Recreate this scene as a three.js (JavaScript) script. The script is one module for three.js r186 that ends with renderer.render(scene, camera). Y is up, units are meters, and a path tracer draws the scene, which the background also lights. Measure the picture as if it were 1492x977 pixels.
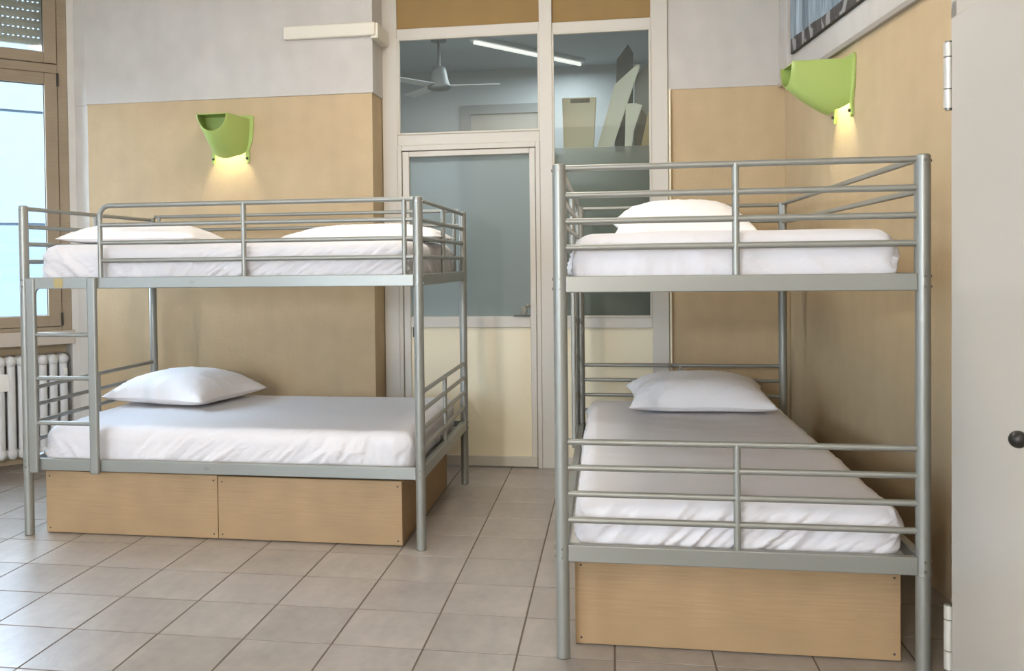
import * as THREE from 'three';
import { RoundedBoxGeometry } from 'three/addons/geometries/RoundedBoxGeometry.js';
import { mergeGeometries, mergeVertices } from 'three/addons/utils/BufferGeometryUtils.js';
import { ImprovedNoise } from 'three/addons/math/ImprovedNoise.js';
import { RectAreaLightUniformsLib } from 'three/addons/lights/RectAreaLightUniformsLib.js';

// ---------------------------------------------------------------- camera, sky, large lights, exposure
const scene = new THREE.Scene();
const camera = new THREE.PerspectiveCamera(40.634, 1492 / 977, 0.05, 200);
camera.position.set(0.6434, 1.2985, 2.6474);
camera.rotation.order = 'YXZ';
camera.rotation.set(-0.02041, 0.16213, -0.01132);
camera.setViewOffset(1492, 977, 68.714, 77.121, 1492, 977);   // shifted lens, verticals kept upright
scene.background = new THREE.Color().setRGB(0.58, 0.78, 1.0);
scene.backgroundIntensity = 44;
const renderer = new THREE.WebGLRenderer();
renderer.toneMapping = THREE.LinearToneMapping;
renderer.toneMappingExposure = 0.66;
renderer.shadowMap.enabled = true;
RectAreaLightUniformsLib.init();
const CEILING_LIGHT = { color: new THREE.Color().setRGB(1.0, 0.92, 0.79) };
const GLOBE_LIGHT = { color: new THREE.Color().setRGB(1.0, 0.94, 0.87), intensity: 46 };
const NEXT_ROOM_LIGHT = { color: new THREE.Color().setRGB(0.92, 0.97, 1.0), intensity: 75 };
const SCONCE_LIGHT = { color: new THREE.Color().setRGB(1.0, 0.86, 0.64), intensity: 0.85 };

// ---------------------------------------------------------------- helpers
const PI = Math.PI, NOISE = new ImprovedNoise();
const nz = (x, y = 0, z = 0) => NOISE.noise(x + 31.7, y + 17.3, z + 5.1);
let seed = 7;
const rnd = () => { seed = (seed * 1664525 + 1013904223) >>> 0; return seed / 4294967296; };
const names = new Map();
function numbered(name) { const n = names.get(name) ?? 0; names.set(name, n + 1); return n ? `${name}_${String(n).padStart(3, '0')}` : name; }
function shade(o) { o.castShadow = true; o.receiveShadow = true; return o; }
function thing(name, label, category, group) {
  const o = new THREE.Group(); o.name = numbered(name); scene.add(o);
  o.userData = { label, category }; if (group) o.userData.group = group;
  return o;
}
function setting(name, label, category) {
  const o = new THREE.Group(); o.name = name; scene.add(o); o.userData = { label, category, kind: 'structure' }; return o;
}
// uv in metres from the dominant axis of each face
function metric(g) {
  if (g.index) g = g.toNonIndexed();
  const p = g.attributes.position, n = g.attributes.normal, uv = new Float32Array(p.count * 2);
  for (let i = 0; i < p.count; i++) {
    const ax = Math.abs(n.getX(i)), ay = Math.abs(n.getY(i)), az = Math.abs(n.getZ(i));
    const x = p.getX(i), y = p.getY(i), z = p.getZ(i);
    if (ay >= ax && ay >= az) { uv[2 * i] = x; uv[2 * i + 1] = z; } else if (ax >= az) { uv[2 * i] = z; uv[2 * i + 1] = y; } else { uv[2 * i] = x; uv[2 * i + 1] = y; }
  }
  g.setAttribute('uv', new THREE.BufferAttribute(uv, 2));
  return g;
}
function part(name, geos, mat, parent) {
  let g = Array.isArray(geos) ? (geos.length > 1 ? mergeGeometries(geos.map((q) => (q.index ? q.toNonIndexed() : q))) : geos[0]) : geos;
  const m = shade(new THREE.Mesh(g, mat)); m.name = name; parent.add(m); return m;
}
function single(name, geos, mat, label, category, group) {
  const m = part(numbered(name), geos, mat, scene); m.userData = { label, category }; if (group) m.userData.group = group; return m;
}
// box given by its bounds, edges slightly rounded when r > 0
function bx(x0, x1, y0, y1, z0, z1, r = 0) {
  const w = Math.abs(x1 - x0), h = Math.abs(y1 - y0), d = Math.abs(z1 - z0);
  let g = r > 0 ? new RoundedBoxGeometry(w, h, d, 2, Math.min(r, w / 2.01, h / 2.01, d / 2.01)) : new THREE.BoxGeometry(w, h, d);
  g = metric(g); g.translate((x0 + x1) / 2, (y0 + y1) / 2, (z0 + z1) / 2);
  return metric(g);
}
// vertical prism over a floor outline [[x, z], ...]
function prism(pts, y0, y1) {
  const s = new THREE.Shape(pts.map(([x, z]) => new THREE.Vector2(x, -z)));
  const g = new THREE.ExtrudeGeometry(s, { depth: y1 - y0, bevelEnabled: false });
  g.rotateX(-PI / 2); g.translate(0, y0, 0); return metric(g);
}
// outline in x, y pushed along z
function slab(pts, z0, z1, bevel = 0) {
  const s = new THREE.Shape(pts.map(([x, y]) => new THREE.Vector2(x, y)));
  const g = new THREE.ExtrudeGeometry(s, bevel ? { depth: z1 - z0 - 2 * bevel, bevelEnabled: true, bevelThickness: bevel, bevelSize: bevel, bevelOffset: -bevel, bevelSegments: 2 } : { depth: z1 - z0, bevelEnabled: false });
  g.translate(0, 0, z0 + bevel); return metric(g);
}
const V = (x, y, z) => new THREE.Vector3(x, y, z);
function rod(a, b, r, seg = 12) {
  const d = b.clone().sub(a), g = new THREE.CylinderGeometry(r, r, d.length(), seg, 1);
  g.applyQuaternion(new THREE.Quaternion().setFromUnitVectors(V(0, 1, 0), d.normalize()));
  g.translate((a.x + b.x) / 2, (a.y + b.y) / 2, (a.z + b.z) / 2); return g;
}
function pipe(points, r, seg = 40, rs = 10) { return new THREE.TubeGeometry(new THREE.CatmullRomCurve3(points, false, 'catmullrom', 0.02), seg, r, rs, false); }

// ---------------------------------------------------------------- procedural textures
function grid(size, fn) {
  const a = new Uint8Array(size * size * 4);
  for (let j = 0; j < size; j++) for (let i = 0; i < size; i++) { const c = fn(i / size, j / size), k = 4 * (j * size + i); a[k] = c[0]; a[k + 1] = c[1]; a[k + 2] = c[2]; a[k + 3] = 255; }
  const t = new THREE.DataTexture(a, size, size); t.wrapS = t.wrapT = THREE.RepeatWrapping; t.magFilter = THREE.LinearFilter; t.minFilter = THREE.LinearMipmapLinearFilter; t.generateMipmaps = true; t.needsUpdate = true; return t;
}
// noise that repeats after one unit
function per(u, v, f, s = 0) {
  const a = u * 2 * PI, b = v * 2 * PI, k = f / (2 * PI);
  return (nz(Math.cos(a) * k + s, Math.sin(a) * k + 3 * s, Math.cos(b) * k) + nz(Math.sin(b) * k + s, Math.cos(a) * k - s, Math.sin(a) * k + 9)) * 0.7;
}
const clamp = (v) => Math.max(0, Math.min(255, Math.round(v)));
const plasterMap = grid(512, (u, v) => { const n = 246 + 9 * per(u, v, 5, 1) + 7 * per(u, v, 16, 2) + 6 * (rnd() - 0.5); return [clamp(n), clamp(n - 1), clamp(n - 2)]; });
plasterMap.colorSpace = THREE.SRGBColorSpace; plasterMap.repeat.set(0.7, 0.7);
const plasterBump = grid(256, (u, v) => { const n = clamp(128 + 70 * per(u, v, 40, 3) + 60 * (rnd() - 0.5)); return [n, n, n]; });
plasterBump.repeat.set(2.2, 2.2);
const woodMap = grid(512, (u, v) => { const n = 238 + 9 * per(u, v, 4, 4) + 10 * per(u * 1, v * 1, 9, 7) + 12 * nz(u * 6, v * 150, 2) * Math.min(1, 6 * Math.min(v, 1 - v)) + 7 * (rnd() - 0.5); return [clamp(n), clamp(n - 3), clamp(n - 8)]; });
woodMap.colorSpace = THREE.SRGBColorSpace; woodMap.repeat.set(1.1, 1.1);
const tileMap = grid(512, (u, v) => { const n = 236 + 12 * per(u, v, 7, 5) + 12 * per(u, v, 22, 6) + 12 * (rnd() - 0.5); return [clamp(n + 1), clamp(n), clamp(n - 2)]; });
tileMap.colorSpace = THREE.SRGBColorSpace; tileMap.repeat.set(1.3, 1.3);
const tileBump = grid(256, (u, v) => { const n = clamp(128 + 50 * per(u, v, 30, 8) + 50 * (rnd() - 0.5)); return [n, n, n]; });
tileBump.repeat.set(3, 3);
const clothBump = grid(256, (u, v) => { const n = clamp(128 + 70 * per(u, v, 12, 9) + 40 * per(u, v, 36, 10)); return [n, n, n]; });
clothBump.repeat.set(2.5, 2.5);

const std = (hex, rough, o = {}) => new THREE.MeshStandardMaterial({ color: hex, roughness: rough, ...o });
const M = {
  white: std('#c9c5c0', 0.85, { map: plasterMap, bumpMap: plasterBump, bumpScale: 0.0012 }),
  tan: std('#c2ab88', 0.7, { map: plasterMap, bumpMap: plasterBump, bumpScale: 0.0015 }),
  ceiling: std('#dcd8d0', 0.9),
  reveal: std('#d9d6d0', 0.8, { map: plasterMap }),
  frame: std('#c8c3ba', 0.45),
  bead: std('#c4beb3', 0.45),
  brown: std('#96794a', 0.75, { map: plasterMap }),
  panel: std('#e6dcc0', 0.5),
  doorWhite: std('#c4beb5', 0.32),
  taupe: std('#9b8b76', 0.55, { map: woodMap }),
  sill: std('#b8ada0', 0.5),
  gasket: std('#3a352e', 0.8),
  black: std('#16130f', 0.4),
  shutter: std('#8d9187', 0.6),
  metal: std('#94958f', 0.38, { metalness: 0.45 }),
  bolt: std('#83837e', 0.3, { metalness: 0.8 }),
  darkHole: std('#3c3c3a', 0.7),
  hinge: std('#d0cec6', 0.3, { metalness: 0.3 }),
  brass: std('#9a7f45', 0.35, { metalness: 0.8 }),
  labelTan: std('#a89562', 0.6),
  sheet: std('#dfdde0', 0.85, { bumpMap: clothBump, bumpScale: 0.0012 }),
  pillow: std('#f2f0f2', 0.85, { bumpMap: clothBump, bumpScale: 0.0012 }),
  box: std('#b09470', 0.6, { map: woodMap }),
  boxEdge: std('#a68862', 0.65, { map: woodMap }),
  grout: std('#6a5f55', 0.9),
  green: std('#a3b866', 0.35),
  bulb: new THREE.MeshStandardMaterial({ color: '#fff2d8', emissive: new THREE.Color().setRGB(1, 0.82, 0.55), emissiveIntensity: 1.4 }),
  radiator: std('#d5d6d6', 0.4),
  paper: std('#e6e4df', 0.7),
  duct: std('#dcd6c8', 0.5),
  ledge: std('#9c958b', 0.6),
  facade: std('#5c6268', 0.7),
  facadeB: std('#565e66', 0.7),
  facadeJoint: std('#3a444d', 0.8),
  street: std('#77797a', 0.9),
  nextWall: std('#c3c9cb', 0.85),
  nextFloor: std('#a8a49b', 0.6),
  fanGrey: std('#8f9291', 0.5),
  fanWhite: std('#e6e8e8', 0.4),
  carton: std('#c9bfa4', 0.8),
  cartonDark: std('#6f6a5c', 0.8),
  boardPale: std('#d9d8c6', 0.7),
  boardGrey: std('#8b8b84', 0.8),
  boardDark: std('#5f625f', 0.8),
  boardTan: std('#b8a37c', 0.8),
  cabinet: std('#b5b5a2', 0.7),
  glow: new THREE.MeshStandardMaterial({ color: '#ffffff', emissive: new THREE.Color().setRGB(1, 0.95, 0.86), emissiveIntensity: 1.6 }),
};
const TILE_MATS = ['#a69e97', '#a39b94', '#aaa29b', '#a19992', '#a79f99'].map((c) => std(c, 0.28, { map: tileMap, bumpMap: tileBump, bumpScale: 0.0008 }));
const clearGlass = new THREE.MeshPhysicalMaterial({ color: '#ffffff', transmission: 1, roughness: 0.02, thickness: 0, ior: 1.45 });
const roomGlass = new THREE.MeshPhysicalMaterial({ color: '#eef2f2', transmission: 1, roughness: 0.02, thickness: 0, ior: 1.45 });
const frostedGlass = new THREE.MeshPhysicalMaterial({ color: '#d3dad9', transmission: 1, roughness: 0.5, thickness: 0, ior: 1.45 });

// ---------------------------------------------------------------- the room: floor
const T = 0.32, CEIL = 3.5, XL = -4.46, ZF = 6.0;
const ZD = -3.078, ZP = -2.84, ZB = -3.1, DADO = 2.37;
{
  const floor = setting('floor', 'beige grey square floor tiles with dark joints', 'floor');
  part('grout_bed', bx(XL - 0.2, 2.2, -0.12, -0.0022, -3.3, ZF + 0.2), M.grout, floor);
  const s = T - 0.0065, c = 0.0007, h = 0.012;
  function tileGeo() {
    const a = s / 2, b = a - c, P = [], q = (A, B, C, D) => P.push(...A, ...B, ...C, ...A, ...C, ...D);
    q([-b, 0, b], [b, 0, b], [b, 0, -b], [-b, 0, -b]);
    const R = [[-1, 1], [1, 1], [1, -1], [-1, -1]];
    for (let i = 0; i < 4; i++) {
      const [x0, z0] = R[i], [x1, z1] = R[(i + 1) % 4];
      q([x0 * a, -c, z0 * a], [x1 * a, -c, z1 * a], [x1 * b, 0, z1 * b], [x0 * b, 0, z0 * b]);
      q([x0 * a, -h, z0 * a], [x1 * a, -h, z1 * a], [x1 * a, -c, z1 * a], [x0 * a, -c, z0 * a]);
    }
    const g = new THREE.BufferGeometry(); g.setAttribute('position', new THREE.Float32BufferAttribute(P, 3)); g.computeVertexNormals(); return metric(g);
  }
  const variants = [];
  for (let k = 0; k < 6; k++) { const g = tileGeo(), uv = g.attributes.uv; for (let i = 0; i < uv.count; i++) uv.setXY(i, uv.getX(i) + k * 0.37, uv.getY(i) + k * 0.61); variants.push(g); }
  const cells = [];
  for (let i = -14; i < 7; i++) for (let j = -19; j < 10; j++) {
    const x = (i + 0.5) * T, z = -(j + 0.5) * T;
    if (z < -3.2 || x > 2.1) continue;
    cells.push({ x, z, d: Math.hypot(x + 0.4, z + 1.1) + (z > 0.5 ? 3 : 0) });
  }
  cells.sort((a, b) => a.d - b.d);
  const rest = [];
  cells.forEach((q, n) => {
    const g = variants[Math.floor(rnd() * 6)], m = TILE_MATS[Math.floor(rnd() * 5)], dy = (rnd() - 0.5) * 0.0008;
    if (n < 290) { const t = part('tile', g, m, floor); t.position.set(q.x, dy, q.z); } else { const e = g.clone(); e.translate(q.x, dy, q.z); rest.push(e); }
  });
  const r = part('tile_field', rest, TILE_MATS[0], floor); r.userData.kind = 'stuff';
}

// ---------------------------------------------------------------- walls and ceiling
{
  const wall = setting('wall_back', 'back wall, tan below and white above a ledge', 'wall');
  const O = [[-2.75, ZP], [-0.826, ZP], [-0.826, -3.4], [-2.75, -3.4]];
  part('painted_dado', prism(O, -0.1, DADO), M.tan, wall);
  const e = 0.009;
  part('white_upper', prism([[-2.75, ZP + e], [-0.826 + e, ZP + e], [-0.826 + e, -3.4], [-2.75, -3.4]], DADO, CEIL), M.white, wall);
  part('reveal', prism([[-2.7502, ZP], [-2.7502, -3.4], [-3.25, -3.4], [-2.868, -2.886]], -0.1, DADO - 0.002), M.reveal, wall);
  part('reveal', prism([[-2.7502, ZP + e], [-2.7502, -3.4], [-3.25, -3.4], [-2.866, -2.881]], DADO - 0.002, CEIL), M.reveal, wall);
  // short piece right of the glazed partition
  part('painted_dado', bx(0.985, 1.9, -0.1, 2.36, ZB - 0.25, ZB), M.tan, wall);
  part('white_upper', bx(0.985, 1.9, 2.36, CEIL, ZB - 0.25, ZB + 0.005), M.white, wall);
  part('painted_dado', bx(1.9, 2.4, -0.1, CEIL, ZB - 0.25, ZB), M.tan, wall);

  // two more sides of the room, each with a tall window (outside the picture)
  const wl = setting('wall_left', 'left wall of the room with a tall window', 'wall');
  for (const [z0, z1, y0, y1] of [[-1.6, 2.8, -0.1, CEIL], [4.0, ZF + 0.25, -0.1, CEIL], [2.8, 4.0, -0.1, 0.85], [2.8, 4.0, 2.95, CEIL]]) part('plaster', bx(XL - 0.25, XL, y0, y1, z0, z1), M.white, wl);
  const wf = setting('wall_front', 'wall behind the viewer with a tall window', 'wall');
  for (const [x0, x1, y0, y1] of [[XL, -3.0, -0.1, CEIL], [-1.4, 2.4, -0.1, CEIL], [-3.0, -1.4, -0.1, 0.75], [-3.0, -1.4, 2.4, CEIL]]) part('plaster', bx(x0, x1, y0, y1, ZF, ZF + 0.25), M.white, wf);
  const w4 = setting('window_4', 'tall window in the left wall', 'window'), w5 = setting('window_5', 'tall window in the wall behind the viewer', 'window');
  for (const z of [2.83, 3.4, 3.97]) part('frame', bx(XL - 0.16, XL - 0.1, 0.85, 2.95, z - 0.04, z + 0.04), M.taupe, w4);
  for (const y of [0.88, 2.2, 2.91]) part('frame', bx(XL - 0.16, XL - 0.1, y - 0.04, y + 0.04, 2.8, 4.0), M.taupe, w4);
  part('pane', bx(XL - 0.132, XL - 0.128, 0.85, 2.95, 2.8, 4.0), clearGlass, w4);
  for (const x of [-2.97, -2.2, -1.43]) part('frame', bx(x - 0.04, x + 0.04, 0.75, 2.4, ZF + 0.1, ZF + 0.16), M.taupe, w5);
  for (const y of [0.78, 1.7, 2.37]) part('frame', bx(-3.0, -1.4, y - 0.04, y + 0.04, ZF + 0.1, ZF + 0.16), M.taupe, w5);
  part('pane', bx(-3.0, -1.4, 0.75, 2.4, ZF + 0.128, ZF + 0.132), clearGlass, w5);
  const ce = setting('ceiling', 'plain white ceiling', 'ceiling');
  part('plaster', bx(XL - 0.5, 2.4, CEIL, CEIL + 0.2, -3.14, ZF + 0.25), M.ceiling, ce);
  const us = setting('wall_upper_storeys', 'upper storeys of this building, above the ceiling', 'wall');
  part('masonry', bx(XL - 0.25, 2.4, CEIL + 0.25, 11, -3.3, ZF + 0.25), M.white, us);
}
// right wall, a few degrees out of square; local x runs along it towards the viewer, local +z points into the room
const TH = Math.atan(0.105);
function onRight(o) { o.position.set(1.68, 0, -3.1); o.rotation.y = TH - PI / 2; return o; }   // local x -> along the wall, local +z -> into the room
{
  const wr = onRight(setting('wall_right', 'right wall, tan below and white above a grey ledge', 'wall'));
  part('painted_dado', bx(-0.3, 3.0, -0.1, 2.355, -0.22, 0), M.tan, wr);
  part('white_upper', bx(-0.3, 1.99, 2.355, CEIL, -0.22, 0.004), M.white, wr);
  part('painted_dado', bx(1.99, 3.0, 2.355, CEIL, -0.22, 0), M.tan, wr);
  const t1 = onRight(setting('trim_1', 'grey ledge strip along the top of the tan paint', 'trim'));
  part('ledge', bx(0.17, 1.99, 2.335, 2.362, 0.0, 0.024, 0.004), M.ledge, t1);
  const t2 = onRight(setting('trim_2', 'white boxed pipe down the corner to the ledge', 'trim'));
  part('boxing', bx(0.0, 0.165, 2.365, CEIL, 0.003, 0.035, 0.006), M.white, t2);
  part('boxing_foot', bx(0.0, 0.17, 2.343, 2.366, 0.001, 0.04, 0.004), M.sill, t2);
  const t3 = onRight(setting('trim_3', 'narrow pale upright strip near the room corner', 'trim'));
  part('strip', bx(0.05, 0.1, 0.05, 1.2, 0.0005, 0.012, 0.003), M.tan, t3);
  part('hinge', rod(V(0.045, 0.67, 0.018), V(0.045, 0.735, 0.018), 0.007), M.brass, t3);
}
// ---------------------------------------------------------------- thicker right wall near the viewer with the white door
const DX = 1.629, DZ = -0.188, DT = Math.atan(0.043);
function onDoor(o) { o.position.set(DX, 0, DZ); o.rotation.y = DT - PI / 2; return o; }
{
  const w = onDoor(setting('wall_right_front', 'thick end of the right wall that carries the white door', 'wall'));
  part('plaster', bx(1.1, 6.5, -0.1, CEIL, -0.45, -0.03), M.white, w);
  part('plaster', bx(-0.035, 1.1, 2.06, CEIL, -0.45, -0.03), M.tan, w);
  part('plaster', bx(-0.035, 1.1, -0.1, 2.06, -0.45, -0.09), M.tan, w);
  const d = onDoor(setting('door_2', 'plain white door with long barrel hinges and black knob', 'door'));
  part('door_frame', [bx(-0.04, 0.0, 0, 2.05, -0.088, -0.004, 0.003), bx(-0.04, 1.1, 2.0, 2.058, -0.088, -0.004, 0.003), bx(1.02, 1.1, 0, 2.0, -0.088, -0.004, 0.003)], M.doorWhite, d);
  part('leaf', bx(0.003, 1.015, 0.008, 1.995, -0.03, 0.012, 0.004), M.doorWhite, d);
  for (const y of [1.735, 0.085]) {
    const h = part('hinge', bx(-0.035, -0.004, y + 0.01, y + 0.16, -0.004, 0.004, 0.001), M.hinge, d);
    const ys = [y, y + 0.057, y + 0.15, y + 0.193];
    for (let i = 0; i < 3; i++) part('knuckle', rod(V(-0.013, ys[i] + 0.002, 0.014), V(-0.013, ys[i + 1] - 0.002, 0.014), 0.0135, 16), M.hinge, h);
    part('pin', rod(V(-0.013, y - 0.004, 0.014), V(-0.013, y + 0.197, 0.014), 0.009, 12), M.bolt, h);
  }
  const k = part('knob', new THREE.SphereGeometry(0.021, 20, 14), M.black, d); k.position.set(0.495, 0.865, 0.055);
  part('knob_stem', rod(V(0, 0, 0), V(0, 0, -0.045), 0.009), M.black, k);
}

// ---------------------------------------------------------------- slanted window wall, window, radiator niche, outside
const WT = Math.atan2(0.691, 0.722);
function onWindow(o) { o.position.set(-2.8, 0, -2.95); o.rotation.y = WT; return o; }   // local x = -t, local z into the room
{
  const w = onWindow(setting('wall_window', 'slanted wall around and below the tall window', 'wall'));
  part('plaster', bx(-2.42, -1.95, -0.1, CEIL, -0.3, 0), M.white, w);
  part('plaster', bx(-1.95, -0.094, 3.2, CEIL, -0.3, 0), M.white, w);
  part('plaster', bx(-0.1375, -0.094, -0.1, 3.2, -0.3, 0), M.reveal, w);
  part('niche_back', bx(-1.95, -0.1375, -0.1, 0.86, -0.3, -0.22), M.tan, w);
  const win = onWindow(setting('window_1', 'tall taupe wooden window with transom', 'window'));
  const F = (a, b, y0, y1, z0, z1, r = 0.004) => bx(-b, -a, y0, y1, z0, z1, r);
  part('frame', [F(0.138, 0.2, 0.893, 3.2, -0.07, 0.004), F(1.89, 1.95, 0.893, 3.2, -0.07, 0.004), F(1.01, 1.08, 0.893, 3.2, -0.07, 0.004),
    F(0.2, 1.89, 0.893, 0.919, -0.07, 0.004), F(0.2, 1.89, 2.575, 2.634, -0.07, 0.004), F(0.2, 1.89, 3.16, 3.2, -0.07, 0.004)], M.taupe, win);
  for (const [a, b] of [[0.203, 1.007], [1.083, 1.887]]) for (const [y0, y1] of [[0.922, 2.572], [2.637, 3.157]]) {
    const q = 0.078, s = part('sash', [F(a, a + q, y0, y1, -0.05, 0.014), F(b - q, b, y0, y1, -0.05, 0.014), F(a + q, b - q, y0, y0 + 0.072, -0.05, 0.014), F(a + q, b - q, y1 - 0.074, y1, -0.05, 0.014)], M.taupe, win);
    part('pane', bx(-b + q, -a - q, y0 + 0.072, y1 - 0.074, -0.022, -0.018), clearGlass, s);
    part('gasket', [bx(-a - q - 0.004, -a - q + 0.001, y0 + 0.07, y1 - 0.074, -0.016, -0.006), bx(-b + q, -a - q, y0 + 0.07, y0 + 0.075, -0.016, -0.006), bx(-b + q, -a - q, y1 - 0.078, y1 - 0.073, -0.016, -0.006)], M.gasket, s);
  }
  for (const y of [0.925, 2.49]) part('hinge', rod(V(-0.201, y, 0.018), V(-0.201, y + 0.085, 0.018), 0.007), M.black, win);
  part('window_sill', bx(-1.95, -0.12, 0.8, 0.893, -0.22, 0.012, 0.006), M.sill, win);

  const sh = onWindow(thing('roller_shutter', 'grey roller shutter half lowered behind the top pane', 'shutter'));
  for (let k = 0; k < 7; k++) {
    const y = 2.772 + k * 0.058, prof = [[0, 0], [0.006, 0.004], [0.009, 0.024], [0.006, 0.045], [0, 0.049], [-0.004, 0.049], [-0.004, 0]];
    const sl = new THREE.ExtrudeGeometry(new THREE.Shape(prof.map(([a, b]) => new THREE.Vector2(a, b))), { depth: 1.76, bevelEnabled: false });
    sl.rotateY(-PI / 2); sl.translate(-0.15, y, -0.13);
    const links = [];
    for (let i = 0; i < 58; i++) links.push(bx(-0.16 - i * 0.03, -0.143 - i * 0.03, y + 0.048, y + 0.059, -0.132, -0.129));
    part('slat', [metric(sl), ...links], M.shutter, sh);
  }
  part('guide', bx(-0.2, -0.138, 0.9, 3.2, -0.16, -0.1), M.shutter, sh);

  const rad = onWindow(thing('radiator', 'white column radiator below the window', 'radiator'));
  for (let k = 0; k < 17; k++) {
    const x = -0.19 - k * 0.063, gs = [];
    for (const z of [-0.035, -0.105, -0.17]) {
      gs.push(new THREE.CapsuleGeometry(0.019, 0.6, 4, 12).scale(1.35, 1, 1).translate(x, 0.4, z));
    }
    for (const y of [0.105, 0.7]) { const g = new THREE.CapsuleGeometry(0.031, 0.135, 6, 12); g.rotateX(PI / 2); g.scale(1.04, 1.2, 1.02); g.translate(x, y, -0.102); gs.push(g); }
    part('section', gs, M.radiator, rad);
  }
  for (const y of [0.105, 0.7]) part('header_pipe', rod(V(-0.175, y, -0.06), V(-1.215, y, -0.06), 0.03, 14), M.radiator, rad);
  part('pipe', rod(V(-0.135, 0.0, -0.1), V(-0.135, 0.68, -0.1), 0.014), M.radiator, rad);
  part('valve', rod(V(-0.2, 0.7, -0.1), V(-0.128, 0.7, -0.1), 0.016), M.radiator, rad);
  part('tag', bx(-0.578, -0.52, 0.515, 0.625, -0.016, -0.014), M.paper, rad);
  part('tag', bx(-0.192, -0.17, 0.6, 0.64, -0.016, -0.0145), M.paper, rad);
  for (const x of [-0.26, -1.14]) part('foot', bx(x, x + 0.02, 0, 0.1, -0.19, -0.02), M.radiator, rad);

  // outside
  const fac = onWindow(thing('facade', 'pale blue panelled building outside the window', 'building'));
  part('backing', bx(-7, 13, -5, 5.6, -9.2, -9.05), M.facadeJoint, fac);
  for (let i = 0; i < 16; i++) for (let j = 0; j < 6; j++) {
    const x = -6.9 + i * 1.24, y = -4.95 + j * 1.74;
    part('cladding_panel', bx(x, x + 1.2, y, y + 1.7, -9.05, -9.0), (i * 3 + j) % 4 === 1 ? M.facadeB : M.facade, fac);
  }
  const us2 = onWindow(setting('wall_storeys_above', 'upper storeys of this building facing the yard', 'wall'));
  part('masonry', bx(-16, 12, CEIL + 0.25, 24, 0.0, 1.0), M.white, us2);
  single('street', bx(-60, 40, -5.2, -5.0, -60, 40), M.street, 'pale street surface outside below the window', 'street');
}

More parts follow.
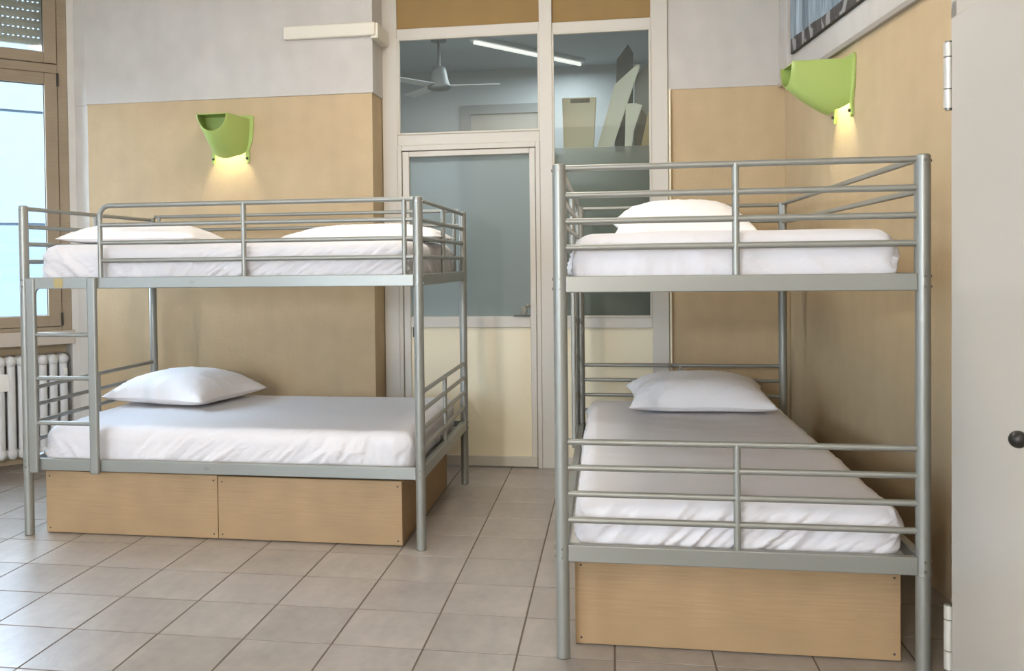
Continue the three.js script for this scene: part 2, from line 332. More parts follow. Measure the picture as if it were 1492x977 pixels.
// ---------------------------------------------------------------- glazed partition with door
{
  const F = (x0, x1, y0, y1, z0 = -0.05, z1 = 0, r = 0.004) => bx(x0, x1, y0, y1, ZD + z0, ZD + z1, r);
  const p = setting('wall_partition', 'white framed glazed partition with brown panels above', 'partition');
  part('post', F(-0.822, -0.722, 0, CEIL, -0.06, 0.0), M.frame, p);
  part('post', F(0.196, 0.277, 0, CEIL, -0.06, 0.012), M.frame, p);
  part('post', F(0.884, 0.986, 0, CEIL, -0.06, 0.0), M.frame, p);
  part('rail', F(-0.722, 0.196, 2.752, 2.815), M.frame, p); part('rail', F(0.277, 0.884, 2.74, 2.805), M.frame, p);
  part('rail', F(-0.722, 0.196, 2.066, 2.135), M.frame, p);
  part('rail', F(0.277, 0.884, 0.888, 0.955), M.frame, p);
  part('rail', F(0.277, 0.884, 0, 0.07), M.frame, p);
  part('brown_panel', F(-0.722, 0.196, 2.815, CEIL, -0.04, -0.02, 0), M.brown, p);
  part('brown_panel', F(0.277, 0.884, 2.805, CEIL, -0.04, -0.02, 0), M.brown, p);
  part('lower_panel', F(0.277, 0.884, 0.07, 0.888, -0.04, -0.015, 0), M.panel, p);
  part('bead', [F(-0.724, -0.704, 2.135, 2.752, -0.02, 0.006, 0.002), F(0.186, 0.198, 2.135, 2.752, -0.02, 0.006, 0.002), F(-0.704, 0.186, 2.74, 2.753, -0.02, 0.006, 0.002), F(-0.704, 0.186, 2.134, 2.146, -0.02, 0.006, 0.002)], M.bead, p);
  part('bead', [F(0.275, 0.288, 0.955, 2.74, -0.02, 0.006, 0.002), F(0.872, 0.886, 0.955, 2.74, -0.02, 0.006, 0.002), F(0.288, 0.872, 2.729, 2.741, -0.02, 0.006, 0.002), F(0.288, 0.872, 0.954, 0.966, -0.02, 0.006, 0.002)], M.bead, p);
  const t = setting('trim_4', 'thin yellowed upright strip beside the partition post', 'trim');
  part('strip', F(0.99, 1.003, 0, 2.36, -0.02, 0.012, 0.003), M.panel, t);
  const w2 = setting('window_2', 'clear transom pane over the glazed door', 'window');
  part('pane', F(-0.71, 0.192, 2.138, 2.75, -0.026, -0.021, 0), roomGlass, w2);
  const w3 = setting('window_3', 'tall side pane, clear above and frosted below', 'window');
  part('pane', F(0.28, 0.88, 2.024, 2.738, -0.026, -0.021, 0), roomGlass, w3);
  part('frosted_pane', F(0.28, 0.88, 0.957, 2.022, -0.026, -0.021, 0), frostedGlass, w3);

  const d = setting('door_1', 'glazed white door with frosted pane and cream panel', 'door');
  part('door_lining', [F(-0.722, -0.695, 0, 2.066, -0.06, 0.018), F(0.168, 0.196, 0, 2.066, -0.06, 0.018), F(-0.695, 0.168, 2.03, 2.066, -0.06, 0.018)], M.frame, d);
  part('leaf_frame', [F(-0.692, -0.648, 0.008, 2.027, -0.045, 0.008), F(0.128, 0.165, 0.008, 2.027, -0.045, 0.008), F(-0.648, 0.128, 1.992, 2.027, -0.045, 0.008)], M.frame, d);
  part('lock_rail', F(-0.648, 0.128, 0.893, 0.962, -0.045, 0.008), M.frame, d);
  part('lower_panel', F(-0.648, 0.128, 0.068, 0.893, -0.04, -0.006, 0.002), M.panel, d);
  part('kick_board', F(-0.692, 0.165, 0.006, 0.072, -0.03, 0.014, 0.004), M.bead, d);
  part('frosted_pane', F(-0.65, 0.13, 0.96, 1.994, -0.022, -0.017, 0), frostedGlass, d);
  part('latch', F(-0.635, -0.612, 0.83, 0.895, -0.006, 0.014, 0.003), M.black, d);
  const s1 = thing('ornament', 'small grey brown lump at the foot of the frosted door pane', 'ornament');
  part('lump', [new THREE.IcosahedronGeometry(0.026, 1).scale(0.9, 1.3, 0.6).translate(0.085, 0.997, ZD + 0.004), new THREE.IcosahedronGeometry(0.015, 1).translate(0.108, 1.03, ZD + 0.004)], M.boardGrey, s1);
  part('base_strip', bx(0.02, 0.122, 0.962, 0.972, ZD - 0.015, ZD + 0.02, 0.002), M.boardDark, s1);
}

// ---------------------------------------------------------------- the next room behind the glass
{
  const n = setting('wall_next_room', 'pale grey walls of the room behind the glass', 'wall');
  part('plaster', bx(-3.2, 2.2, -0.1, 3.4, -7.35, -7.15), M.nextWall, n);
  part('plaster', bx(-3.2, -3.0, -0.1, 3.4, -7.2, -3.4), M.nextWall, n);
  part('plaster', bx(2.0, 2.2, -0.1, 3.4, -7.2, -3.35), M.nextWall, n);
  part('plaster', bx(-3.2, -2.75, -0.1, CEIL, -3.42, -3.4), M.nextWall, n);
  const f = setting('floor_next_room', 'floor of the room behind the glass', 'floor');
  part('slab', bx(-3.2, 2.2, -0.1, -0.002, -7.3, -3.3), M.nextFloor, f);
  const c = setting('ceiling_next_room', 'ceiling of the room behind the glass', 'ceiling');
  part('slab', bx(-3.2, 2.2, 3.4, 3.55, -7.3, -3.14), M.nextWall, c);
  const d = setting('door_3', 'framed far door seen through the transom', 'door');
  part('door_frame', [bx(-0.98, -0.87, 0, 3.02, -7.15, -7.11), bx(-0.14, -0.03, 0, 3.02, -7.15, -7.11), bx(-0.87, -0.14, 2.92, 3.02, -7.15, -7.11)], M.fanGrey, d);
  part('leaf', bx(-0.87, -0.14, 0, 2.92, -7.15, -7.13), M.nextFloor, d);

  const fan = thing('ceiling_fan', 'grey white three blade ceiling fan behind the transom glass', 'fan');
  fan.position.set(-0.925, 2.945, -5.6);
  part('rod', rod(V(0, 0.08, 0), V(0, 0.42, 0), 0.013), M.fanGrey, fan);
  part('canopy', new THREE.CylinderGeometry(0.05, 0.075, 0.05, 20).translate(0, 0.43, 0), M.fanGrey, fan);
  part('motor', new THREE.LatheGeometry([[0, 0.17], [0.06, 0.165], [0.068, 0.13], [0.095, 0.02], [0.11, 0.0], [0.11, -0.025], [0.08, -0.04], [0, -0.045]].map(([a, b]) => new THREE.Vector2(a, b)), 28), M.fanGrey, fan);
  for (const a of [0.08, 2.3, 4.05]) {
    const b = part('blade', bx(0.1, 0.56, -0.006, 0.002, -0.055, 0.055, 0.003), M.fanWhite, fan); b.rotation.set(0.12, a, 0, 'YXZ');
  }
  const tube = thing('tube_light', 'long fluorescent tube light on the far ceiling', 'light');
  const a = V(-0.62, 3.36, -5.68), b = V(0.34, 3.36, -6.86), mid = a.clone().add(b).multiplyScalar(0.5), ang = Math.atan2(-(b.z - a.z), b.x - a.x), len = a.distanceTo(b);
  tube.position.copy(mid); tube.rotation.y = ang;
  part('housing', bx(-len / 2, len / 2, 0.005, 0.04, -0.05, 0.05, 0.004), M.fanWhite, tube);
  part('lamp_tube', rod(V(-len / 2 + 0.02, -0.012, 0), V(len / 2 - 0.02, -0.012, 0), 0.016), M.glow, tube);
  const L = new THREE.RectAreaLight(NEXT_ROOM_LIGHT.color, NEXT_ROOM_LIGHT.intensity, len - 0.05, 0.1); L.position.copy(mid).add(V(0, -0.035, 0)); L.rotation.order = 'YXZ'; L.rotation.set(-PI / 2, ang, 0); scene.add(L);

  const tube2 = thing('tube_light', 'fluorescent tube light above the glazed partition, hidden by its top', 'light'); tube2.position.set(-0.8, 3.36, -4.0);
  part('housing', bx(-0.75, 0.75, 0.005, 0.0395, -0.05, 0.05, 0.004), M.fanWhite, tube2);
  part('lamp_tube', rod(V(-0.73, -0.012, 0), V(0.73, -0.012, 0), 0.016), M.glow, tube2);
  const L2 = new THREE.RectAreaLight(NEXT_ROOM_LIGHT.color, NEXT_ROOM_LIGHT.intensity * 2.4, 1.45, 0.1); L2.position.set(-0.8, 3.325, -4.0); L2.rotation.x = -PI / 2; scene.add(L2);

  const cab = thing('storage_cabinet', 'tall pale cabinet standing behind the frosted side pane', 'cabinet');
  part('body', bx(0.2, 1.0, 0, 2.0, -3.72, -3.22, 0.006), M.cabinet, cab);
  // boards and cartons kept on top of it; outlines lie in x, y
  const on = (name, pts, z0, z1, mat, label, cat) => single(name, slab(pts, z0, z1, 0.0015), mat, label, cat, 'boards stored on the cabinet');
  const Y0 = 2.0;
  const c1 = thing('carton', 'upright beige carton with dark slot behind the clear pane', 'carton', 'boards stored on the cabinet');
  part('body', slab([[0.335, Y0], [0.525, Y0], [0.545, 2.37], [0.325, 2.37]], -3.4, -3.3, 0.002), M.carton, c1);
  part('slot', bx(0.38, 0.505, 2.335, 2.362, -3.3, -3.297), M.cartonDark, c1);
  on('leaning_board', [[0.53, Y0], [0.63, Y0], [0.83, 2.585], [0.815, 2.6], [0.665, 2.47]], -3.46, -3.43, M.boardPale, 'large pale board leaning to the right behind clear pane', 'board');
  on('backing_panel', [[0.66, Y0], [0.78, Y0], [0.79, 2.7], [0.755, 2.76], [0.68, 2.66]], -3.6, -3.56, M.boardDark, 'dark grey pointed panel sticking up behind the leaning board', 'board');
  on('grey_panel', [[0.78, Y0], [0.9, Y0], [0.97, 2.64], [0.92, 2.65], [0.8, 2.53]], -3.54, -3.51, M.boardGrey, 'grey panel at the right edge of the clear pane', 'board');
  on('tan_panel', [[0.82, Y0], [0.88, Y0], [0.97, 2.6], [0.93, 2.6], [0.885, 2.3]], -3.38, -3.36, M.boardTan, 'narrow tan strip of board at the right pane edge', 'board');
  on('curved_card', [[0.725, Y0], [0.765, Y0], [0.785, 2.15], [0.84, 2.31], [0.8, 2.325], [0.735, 2.325]], -3.34, -3.33, M.boardPale, 'curved white card standing before the leaning board', 'board');
  on('dark_folder', [[0.78, Y0], [0.83, Y0], [0.87, 2.25], [0.835, 2.3]], -3.42, -3.4, M.cartonDark, 'dark folder beside the curved card', 'folder');
}

// ---------------------------------------------------------------- wall things: cable duct, poster
{
  const d = thing('cable_duct', 'cream cable duct along the white wall top', 'duct');
  part('cover', bx(-1.386, -0.79, 2.715, 2.798, ZP + 0.004, ZP + 0.045, 0.012), M.duct, d);
  part('return_cover', bx(-0.823, -0.775, 2.7, 2.795, ZD + 0.01, ZP + 0.03, 0.008), M.duct, d);
  const p = onRight(thing('poster', 'blue grey city poster on the upper right wall', 'poster'));
  part('backing', bx(0.19, 2.0, 2.5, 3.35, 0.0045, 0.022, 0.002), M.gasket, p);
  const print = grid(512, (u, v) => {
    // abstract tall blocks in blue, grey and white over a dark quay with pale patches
    const col = Math.floor(u * 34), hgt = 0.35 + 0.6 * Math.abs(nz(col * 1.7, 3.3)) + 0.25 * nz(col * 0.4, 9), k = nz(col * 2.3, 1.1), f = nz(u * 160, v * 6, 4) * 40;
    if (v < 0.085 + 0.02 * nz(u * 9, 2)) { const q = nz(u * 30, v * 8, 6); return q > 0.22 ? [150, 150, 150] : [70 + 30 * q, 68 + 30 * q, 68 + 30 * q].map(clamp); }
    if (v < hgt) { const q = 140 + 105 * k + f; return [clamp(q - 16), clamp(q), clamp(q + 12)]; }
    return [205, 205, 198];
  });
  print.colorSpace = THREE.SRGBColorSpace; print.wrapS = print.wrapT = THREE.ClampToEdgeWrapping;
  const g = new THREE.PlaneGeometry(1.796, 0.836); g.translate(1.095, 2.925, 0.0225);
  part('print', g, std('#ffffff', 0.6, { map: print }), p);
}

// ---------------------------------------------------------------- green wall lamps: lofted hood, plate with ears, bulb in the lower gap
function makeSconce(label) {
  const o = thing('wall_lamp', label, 'lamp', 'green wall lamps');
  const D = 0.28, N = 36, R = 14, P = [], I = [];
  // U outline: flat open top, sides, rounded bottom; k runs 0..1 from left top round to right top
  function U(k, w, h, n) {   // superellipse half: n = 1 round, smaller = squarer
    const a = PI * k, c = -Math.cos(a), s = Math.sin(a);
    return [Math.sign(c) * Math.pow(Math.abs(c), n) * w / 2, -Math.pow(s, n) * h];
  }
  for (let j = 0; j <= R; j++) for (let i = 0; i <= N; i++) {
    const t = j / R, q = Math.max(0, Math.min(1, (Math.sin(PI * i / N) - 0.68) / 0.3)), zs = 0.004 + 0.075 * q * q * (3 - 2 * q);   // a notch in the middle of the lower back edge lets the light out
    const z = zs + (D - zs + 0.004) * t, f0 = Math.max(0, z - 0.05) / (D - 0.046), f = f0 * f0 * 0.45 + f0 * 0.55, g = z / D;
    const [x, y] = U(i / N, 0.268 - 0.07 * g, 0.262 - 0.15 * f, 0.72 + 0.28 * g);
    P.push(x, y + 0.268, z);
  }
  for (let j = 0; j < R; j++) for (let i = 0; i < N; i++) { const a = j * (N + 1) + i; I.push(a, a + 1, a + N + 1, a + 1, a + N + 2, a + N + 1); }
  // thickness: inner copy plus rims
  const outer = P.slice(), base = P.length / 3, q = 0.006;
  for (let j = 0; j <= R; j++) for (let i = 0; i <= N; i++) {
    const k = 3 * (j * (N + 1) + i), a = PI * i / N;
    P.push(outer[k] + Math.cos(a) * q, outer[k + 1] + Math.sin(a) * q * (i === 0 || i === N ? 0 : 1), outer[k + 2] - (j === 0 ? 0 : 0));
  }
  const lin = []; for (let i = 0; i < I.length; i += 3) lin.push(base + I[i], base + I[i + 2], base + I[i + 1]);
  const strip = (l) => { for (let i = 0; i < l.length - 1; i++) { const a = l[i], b = l[i + 1]; I.push(a, b, base + b, a, base + b, base + a); } };
  strip([...Array(N + 1).keys()].map((i) => R * (N + 1) + i)); strip([...Array(R + 1).keys()].map((j) => j * (N + 1))); strip([...Array(R + 1).keys()].map((j) => j * (N + 1) + N));
  const g = new THREE.BufferGeometry(); g.setAttribute('position', new THREE.Float32BufferAttribute(P, 3)); g.setIndex(I); g.computeVertexNormals();
  g.setAttribute('uv', new THREE.Float32BufferAttribute(new Float32Array(P.length / 3 * 2), 2));
  part('hood', g, M.green, o);
  const gl = g.clone(); gl.setIndex(lin); gl.computeVertexNormals(); part('liner', gl, M.green, o);
  part('top_plate', slab([[-0.128, 0], [0.128, 0], [0.097, D - 0.012], [-0.097, D - 0.012]], 0, 0.005).rotateX(PI / 2).translate(0, 0.268, 0.004), M.green, o);
  // wall plate: open in the middle below, two ears with screws
  part('wall_plate', [slab([[-0.158, 0.285], [-0.158, 0.25], [-0.148, 0.13], [-0.125, 0.07], [-0.128, 0.0], [-0.112, -0.012], [-0.1, 0.02], [-0.1, 0.24], [0.1, 0.24], [0.1, 0.02], [0.112, -0.012], [0.128, 0.0], [0.125, 0.07], [0.148, 0.13], [0.158, 0.25], [0.158, 0.285], [0.145, 0.292], [-0.145, 0.292]], 0, 0.014, 0.003)], M.green, o);
  for (const s of [-1, 1]) part('screw', new THREE.CylinderGeometry(0.008, 0.008, 0.02, 10).rotateX(PI / 2).translate(s * 0.113, 0.02, 0.013), M.darkHole, o);
  const bf = []; for (let i = 0; i <= 24; i++) { const [x, y] = U(i / 24, 0.2275, 0.213, 0.86); bf.push([x, y + 0.267]); }
  part('baffle', slab(bf, 0.14, 0.144), M.green, o);
  part('bulb', new THREE.CapsuleGeometry(0.016, 0.05, 6, 12).rotateZ(PI / 2).translate(0, 0.17, 0.095), M.bulb, o);
  part('bulb_socket', rod(V(0, 0.186, 0.095), V(0, 0.25, 0.095), 0.014), M.hinge, o);
  const L = new THREE.PointLight(SCONCE_LIGHT.color, SCONCE_LIGHT.intensity, 0, 2); L.position.set(0, 0.17, 0.095); L.castShadow = true; L.shadow.radius = 0.8; o.add(L);
  return o;
}
const lampA = makeSconce('lime green horn shaped wall lamp above bed by window'); lampA.position.set(-1.757, 1.965, ZP + 0.0005);
const lampB = makeSconce('lime green horn shaped wall lamp on right wall under poster');
lampB.position.set(1.68 + Math.sin(TH) * 1.0, 2.0, -3.1 + Math.cos(TH) * 1.0); lampB.rotation.y = TH - PI / 2; lampB.translateZ(0.0005);

// ---------------------------------------------------------------- bunk beds
function bunk(L, W, H, rear, label) {
  const o = thing('bunk_bed', label, 'bunk bed', 'grey metal bunk beds');
  const pr = 0.0225, br = 0.0105;
  const G = [H - 0.014, H - 0.102, H - 0.187, H - 0.272], Q = [0.7128, 0.628, 0.542, 0.456];
  const U0 = 1.2016, U1 = 1.255, D0 = 0.3205, D1 = 0.377;
  const postGeo = new THREE.LatheGeometry([[0.0001, 0], [pr - 0.001, 0], [pr, 0.004], [pr, D0 - 0.004], [pr + 0.0015, D0 - 0.003], [pr + 0.0015, D0 + 0.002], [pr, D0 + 0.004], [pr, H - 0.005], [pr - 0.005, H], [0.0001, H]].map(([a, b]) => new THREE.Vector2(a, b)), 24);
  for (const [x, z] of [[0, 0], [L, 0], [L, -W], [0, -W]]) {
    const p = part('post', postGeo, M.metal, o); p.position.set(x, 0, z);
    const f = z === 0 ? 1 : -1, s = x === 0 ? -1 : 1;
    const bolts = [];
    for (const y of [D0 + 0.015, D0 + 0.044, U0 + 0.012, U0 + 0.044, H - 0.02]) {
      bolts.push(new THREE.CylinderGeometry(0.0045, 0.0045, 0.006, 8).rotateX(PI / 2).translate(0, y, f * (pr + 0.0005)), new THREE.CylinderGeometry(0.0045, 0.0045, 0.006, 8).rotateZ(PI / 2).translate(s * (pr + 0.0005), y, 0));
    }
    part('bolts', bolts, M.bolt, p);
  }
  for (const [y0, y1] of [[U0, U1], [D0, D1]]) {
    for (const z of [0, -W]) part('side_rail', bx(pr - 0.004, L - pr + 0.004, y0, y1, z - 0.015, z + 0.015, 0.004), M.metal, o);
    for (const x of [0, L]) part('end_rail', bx(x - 0.015, x + 0.015, y0, y1, -W + pr - 0.004, -pr + 0.004, 0.004), M.metal, o);
    part('mattress_base', bx(0.012, L - 0.012, y0 + 0.004, y0 + 0.02, -W + 0.012, -0.012), M.paper, o);
  }
  // ends
  for (const x of [0, L]) for (const [B, y0] of [[G, U1], [Q, D1]]) {
    for (const y of B) part('end_bar', rod(V(x, y, -pr + 0.004), V(x, y, -W + pr - 0.004), br), M.metal, o);
    part('end_upright', rod(V(x, y0 - 0.004, -W / 2), V(x, B[0], -W / 2), br * 1.1), M.metal, o);
  }
  // front guard, bent down at the ladder
  const g0 = 0.4025, yt = G[0] + 0.004, c = 0.05;
  const pts = [V(g0, U1 - 0.01, 0)];
  for (let i = 0; i <= 8; i++) { const a = PI - i * PI / 16; pts.push(V(g0 + c + Math.cos(a) * c, yt - c + Math.sin(a) * c, 0)); }
  pts.push(V(L - pr + 0.003, yt, 0));
  part('guard_frame', pipe(pts, br * 1.1, 90, 12), M.metal, o);
  for (const y of G.slice(1)) part('guard_bar', rod(V(g0, y, 0), V(L - pr + 0.003, y, 0), br), M.metal, o);
  for (const x of [g0 + 0.727, L - 0.062]) part('guard_upright', rod(V(x, U1 - 0.004, 0.002), V(x, yt, 0.002), br * 1.15), M.metal, o);
  // rear guard of two bars
  for (const y of rear) part('guard_bar', rod(V(pr - 0.003, y, -W), V(L - pr + 0.003, y, -W), br), M.metal, o);
  for (const x of [0.05, L - 0.05]) part('guard_upright', rod(V(x, U1 - 0.004, -W), V(x, rear[0], -W), br), M.metal, o);
  // ladder
  const lad = new THREE.Group(); lad.name = 'ladder'; o.add(lad);
  const l0 = 0.026, l1 = 0.393, lz = 0.026;
  part('stile', bx(l0, l0 + 0.05, D0 - 0.01, U1 + 0.002, lz - 0.011, lz + 0.014, 0.009), M.metal, lad);
  part('stile', bx(l1 - 0.045, l1, D0 - 0.01, U1 + 0.002, lz - 0.011, lz + 0.014, 0.009), M.metal, lad);
  const fil = (s, x) => { const q = []; q.push([x, U0 + 0.004]); q.push([x + s * 0.03, U0 + 0.004]); for (let i = 1; i <= 6; i++) { const a = i * PI / 12; q.push([x + s * 0.03 * (1 - Math.sin(a)), U0 + 0.004 - 0.03 * (1 - Math.cos(a))]); } return s > 0 ? q.reverse() : q; };
  part('head_plate', [bx(l0 + 0.02, l1 - 0.02, U0, U1 + 0.001, lz - 0.01, lz + 0.006, 0.003), slab(fil(1, l0 + 0.048), lz - 0.008, lz + 0.006), slab(fil(-1, l1 - 0.043), lz - 0.008, lz + 0.006)], M.metal, lad);
  for (const y of [0.98, 0.77, 0.553]) part('rung', rod(V(l0 + 0.02, y, lz), V(l1 - 0.02, y, lz), 0.0105), M.metal, lad);
  part('label_plate', bx(0.177, 0.223, U0 + 0.006, U1 - 0.004, lz + 0.006, lz + 0.0075), M.labelTan, lad);
  part('logo_boss', [new THREE.TorusGeometry(0.006, 0.0012, 6, 16).translate(0.87, U1 - 0.027, 0.0155), new THREE.CylinderGeometry(0.003, 0.003, 0.003, 8).rotateX(PI / 2).translate(0.882, U1 - 0.027, 0.0155)].map((g) => g.toNonIndexed()), M.bolt, o);
  part('logo_boss', [new THREE.TorusGeometry(0.007, 0.0012, 6, 16).translate(0.93, D1 - 0.028, 0.0155), new THREE.CylinderGeometry(0.003, 0.003, 0.003, 8).rotateX(PI / 2).translate(0.944, D1 - 0.028, 0.0155)].map((g) => g.toNonIndexed()), M.bolt, o);
  return o;
}
const A = { x: -2.1846, z: -1.3595, L: 1.9586, W: 1.249, rot: 0.0024 };
const B = { x: 0.4585, z: -2.58, L: 2.2548, W: 1.113, rot: -PI / 2 + 0.00636 };
const bedA = bunk(A.L, A.W, 1.606, [1.612, 1.528], 'grey metal bunk bed with ladder beside the window'); bedA.position.set(A.x, 0, A.z); bedA.rotation.y = A.rot;
const bedB = bunk(B.L, B.W, 1.62, [1.61, 1.51], 'grey metal bunk bed end on beside the right wall'); bedB.position.set(B.x, 0, B.z); bedB.rotation.y = B.rot;

// ---------------------------------------------------------------- mattresses in white sheets: rounded slab with folds pulled to the hem
function mattressGeo(L, W, Th, sd) {
  const d = 0.014, nx = Math.round(L / d), nzz = Math.round(W / d), ny = Math.round(Th / 0.008);
  let g = new THREE.BoxGeometry(L, Th, W, nx, ny, nzz);
  g.deleteAttribute('uv'); g.deleteAttribute('normal'); g = mergeVertices(g, 1e-5);
  const p = g.attributes.position, r = 0.062, v = V(0, 0, 0), q = V(0, 0, 0), uv = [];
  for (let i = 0; i < p.count; i++) {
    v.fromBufferAttribute(p, i);
    const rb = v.y < 0 ? 0.025 : r;
    q.set(Math.max(-L / 2 + r, Math.min(L / 2 - r, v.x)), Math.max(-Th / 2 + rb, Math.min(Th / 2 - rb, v.y)), Math.max(-W / 2 + r, Math.min(W / 2 - r, v.z)));
    const n = v.clone().sub(q); const rr = Math.abs(n.y) > 0 && rb < r && Math.hypot(n.x, n.z) < 1e-6 ? rb : (v.y < 0 ? r : r);
    if (n.lengthSq() > 1e-12) {
      if (v.y < 0 && rb < r) { const s = Math.sqrt((n.x / r) ** 2 + (n.z / r) ** 2 + (n.y / rb) ** 2); n.multiplyScalar(1 / s); v.copy(q).add(n); n.normalize(); } else { n.normalize(); v.copy(q).addScaledVector(n, rr); }
    } else n.set(0, 1, 0);
    const side = Math.min(1, Math.hypot(n.x, n.z) * 1.3), h = (v.y + Th / 2) / Th;                   // 0 hem .. 1 top
    const s = Math.abs(n.z) > Math.abs(n.x) ? v.x * Math.sign(n.z || 1) : -v.z * Math.sign(n.x) + 5;
    const lean = 1.5 * Math.tanh(3 * nz(s * 0.55, sd)), hh = h * Th;                                   // slant of the folds, changing slowly along the hem
    const a = nz((s - lean * hh) * 7, hh * 2.2, sd), b = nz((s - lean * 1.15 * hh) * 19, hh * 3, sd + 9), c2 = nz((s - lean * hh) * 38, hh * 4, sd + 5);
    const ridge = (q, k) => Math.pow(Math.max(0, 1 - Math.abs(q) * k), 2);
    const fold = ridge(a, 3.2) * 0.016 + ridge(b, 2.8) * 0.012 + ridge(c2, 2.6) * 0.005;
    const pull = side * Math.min(1, h * 5) * (1 - 0.75 * h * h) * (0.55 + 1.1 * Math.max(0, nz(s * 2.2, sd + 2) + 0.3));
    const topw = (1 - side) * (n.y > 0 ? 1 : 0);
    v.addScaledVector(n, fold * pull + topw * (0.005 * nz(v.x * 3, v.z * 3, sd) + 0.0022 * nz(v.x * 9, v.z * 5, sd + 3)));
    if (h > 0.5) v.y += 0.008 * nz(v.x * 1.3, v.z * 1.3, sd + 6) - 0.012 * Math.pow(Math.max(0, side), 2) * Math.abs(nz(s * 3, sd + 8));
    p.setXYZ(i, v.x, v.y, v.z); uv.push(v.x + (side > 0.6 ? v.y : 0), v.z + v.y);
  }
  g.setAttribute('uv', new THREE.Float32BufferAttribute(uv, 2)); g.computeVertexNormals(); return g;
}
function mattress(bed, L, W, rot, yBase, Th, sd, label, inset = 0.048) {
  const m = single('mattress', mattressGeo(L - 2 * inset, W - 2 * inset, Th, sd), M.sheet, label, 'mattress', 'white sheeted mattresses');
  bed.updateMatrixWorld(); m.position.copy(bed.localToWorld(V(L / 2, yBase + Th / 2, -W / 2))); m.rotation.y = rot; return m;
}
mattress(bedA, A.L, A.W, A.rot, 0.342, 0.182, 1, 'white sheeted mattress on the lower bunk beside window');
mattress(bedA, A.L, A.W, A.rot, 1.224, 0.19, 2, 'white sheeted mattress on the upper bunk beside window');
mattress(bedB, B.L, B.W, B.rot, 0.342, 0.182, 3, 'white sheeted mattress on the lower bunk at right wall');
mattress(bedB, B.L, B.W, B.rot, 1.224, 0.172, 4, 'white sheeted mattress on the upper bunk at right wall');

// ---------------------------------------------------------------- pillows: two sewn sheets, plump middle, pointed corners
function pillowGeo(w, d, t, sd) {
  const N = 56, K = 42, P = [], I = [], uv = [];
  for (let s = 0; s < 2; s++) for (let j = 0; j <= K; j++) for (let i = 0; i <= N; i++) {
    const u = i / N * 2 - 1, v = j / K * 2 - 1;
    const x = u * w / 2 * (1 - 0.1 * (1 - Math.abs(v) ** 2) * u * u), z = v * d / 2 * (1 - 0.11 * (1 - Math.abs(u) ** 2) * v * v);
    const e = Math.pow(Math.max(0, (1 - Math.abs(u) ** 2.6) * (1 - Math.abs(v) ** 2.6)), 0.55);
    const edge = 1 - e;
    const wr = (Math.max(0, 1 - 3 * Math.abs(nz(u * 3.4 + v * 1.4, v * 2.2, sd))) ** 2 * 0.007 + Math.max(0, 1 - 3 * Math.abs(nz(u * 8 - v * 2, v * 5, sd + 2))) ** 2 * 0.0035) * Math.sqrt(e) * (0.35 + 1.3 * edge) + 0.006 * nz(u * 2, v * 2, sd + 3) * e;
    const y = s === 0 ? t * 0.74 * e + wr : -t * 0.26 * e ** 0.7;
    P.push(x, y + t * 0.26 + 0.006 * nz(u * 1.5, v * 1.5, sd + 7) * (1 - e) , z); uv.push(x, z);
  }
  const n1 = (N + 1) * (K + 1);
  for (let s = 0; s < 2; s++) for (let j = 0; j < K; j++) for (let i = 0; i < N; i++) {
    const a = s * n1 + j * (N + 1) + i, b = a + 1, c = a + N + 1, e = c + 1;
    if (s === 0) I.push(a, c, b, b, c, e); else I.push(a, b, c, b, e, c);
  }
  let g = new THREE.BufferGeometry(); g.setAttribute('position', new THREE.Float32BufferAttribute(P, 3)); g.setAttribute('uv', new THREE.Float32BufferAttribute(uv, 2)); g.setIndex(I);
  g.computeVertexNormals(); return g;
}
function pillow(w, d, t, sd, x, y, z, ry, rx, label) {
  const m = single('pillow', pillowGeo(w, d, t, sd), M.pillow, label, 'pillow', 'white pillows');
  m.position.set(x, y, z); m.rotation.order = 'YXZ'; m.rotation.set(rx, ry, 0); return m;
}
pillow(0.68, 0.62, 0.185, 11, -1.8, 0.527, -2.26, -0.21, 0.0, 'white pillow on lower bunk beside window');
pillow(0.72, 0.5, 0.115, 12, -1.79, 1.416, -1.8, 0.1, 0.0, 'white pillow on upper bunk at the window end');
pillow(0.85, 0.55, 0.1, 13, -0.64, 1.416, -2.1, 0.05, 0.0, 'flat white pillow on upper bunk at the door end');
pillow(0.74, 0.5, 0.17, 14, 1.08, 0.54, -2.27, 0.02, 0.1, 'white pillow on lower bunk at right wall');
pillow(0.72, 0.48, 0.19, 15, 1.0, 1.43, -2.26, 0.03, 0.18, 'plump white pillow on upper bunk at right wall');

// ---------------------------------------------------------------- wooden storage boxes under the beds
function storageBox(w, h, d, label) {
  const o = thing('storage_box', label, 'storage box', 'wooden boxes under the beds'), t = 0.018;
  part('front_panel', bx(0, w, 0.004, h, -t, 0, 0.002), M.box, o);
  part('back_panel', bx(0, w, 0.004, h, -d, -d + t, 0.002), M.box, o);
  part('side_panel', bx(0, t, 0.004, h, -d + t, -t, 0.001), M.boxEdge, o);
  part('side_panel', bx(w - t, w, 0.004, h, -d + t, -t, 0.001), M.boxEdge, o);
  part('bottom_panel', bx(t, w - t, 0.0045, 0.02, -d + t, -t), M.boxEdge, o);
  const sc = []; for (const x of [0.02, w - 0.02]) for (const y of [0.025, h - 0.025]) sc.push(new THREE.CylinderGeometry(0.004, 0.004, 0.003, 8).rotateX(PI / 2).translate(x, y, 0));
  part('screws', sc, M.darkHole, o);
  part('glides', [bx(0.03, 0.08, 0, 0.005, -0.1, -0.05), bx(w - 0.08, w - 0.03, 0, 0.005, -0.1, -0.05), bx(0.03, 0.08, 0, 0.005, -d + 0.05, -d + 0.1), bx(w - 0.08, w - 0.03, 0, 0.005, -d + 0.05, -d + 0.1)], M.gasket, o);
  return o;
}
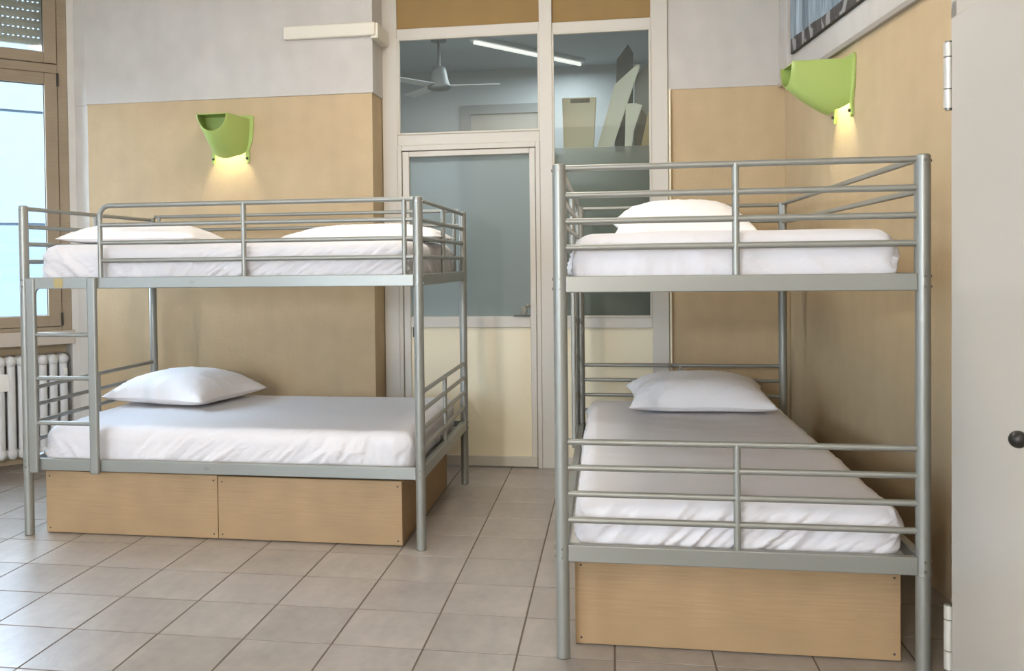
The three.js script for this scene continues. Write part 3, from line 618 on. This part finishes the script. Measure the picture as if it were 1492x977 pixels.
storageBox(0.895, 0.306, 1.14, 'tan wooden storage box under left bunk, nearer the window').position.set(-2.119, 0, -1.398);
storageBox(0.898, 0.302, 1.14, 'tan wooden storage box under left bunk, nearer the door').position.set(-1.221, 0, -1.398);
storageBox(1.042, 0.298, 1.9, 'wide tan wooden storage box under right bunk').position.set(0.508, 0, -0.432);

// ---------------------------------------------------------------- ceiling lights of this room, above the picture
function ceilingLight(x, z, w, d, power, label) {
  const o = thing('ceiling_light', label, 'light', 'ceiling lights'); o.position.set(x, CEIL, z);
  part('housing', bx(-w / 2 - 0.02, w / 2 + 0.02, -0.06, -0.001, -d / 2 - 0.02, d / 2 + 0.02, 0.006), M.fanWhite, o);
  part('diffuser', bx(-w / 2, w / 2, -0.066, -0.058, -d / 2, d / 2, 0.003), M.glow, o);
  const L = new THREE.RectAreaLight(CEILING_LIGHT.color, power, w, d); L.position.set(x, CEIL - 0.07, z); L.rotation.x = -PI / 2; scene.add(L);
}
ceilingLight(0.0, -1.1, 1.2, 0.6, 31, 'flat ceiling light over the gap between the beds');
ceilingLight(-2.4, 0.6, 0.6, 1.3, 3, 'flat ceiling light over the window side of the room');
ceilingLight(-2.7, 2.7, 0.6, 1.3, 12, 'flat ceiling light over the near end of the room');
ceilingLight(1.35, 3.4, 0.3, 2.4, 26, 'narrow ceiling light along the door side of the room');
// round lamp on the wall behind the viewer
{
  const o = thing('globe_lamp', 'round white wall lamp behind the viewer', 'lamp'); o.position.set(-0.85, 1.95, ZF);
  part('wall_plate', new THREE.CylinderGeometry(0.06, 0.06, 0.02, 24).rotateX(PI / 2).translate(0, 0, -0.011), M.fanWhite, o);
  part('arm', rod(V(0, 0, -0.02), V(0, 0, -0.07), 0.012), M.hinge, o);
  part('globe', new THREE.SphereGeometry(0.09, 24, 16).translate(0, 0, -0.15), M.glow, o);
  const L = new THREE.PointLight(GLOBE_LIGHT.color, GLOBE_LIGHT.intensity, 0, 2); L.position.set(0, 0, -0.15); L.castShadow = true; L.shadow.radius = 4.5; o.add(L);
}

renderer.render(scene, camera);
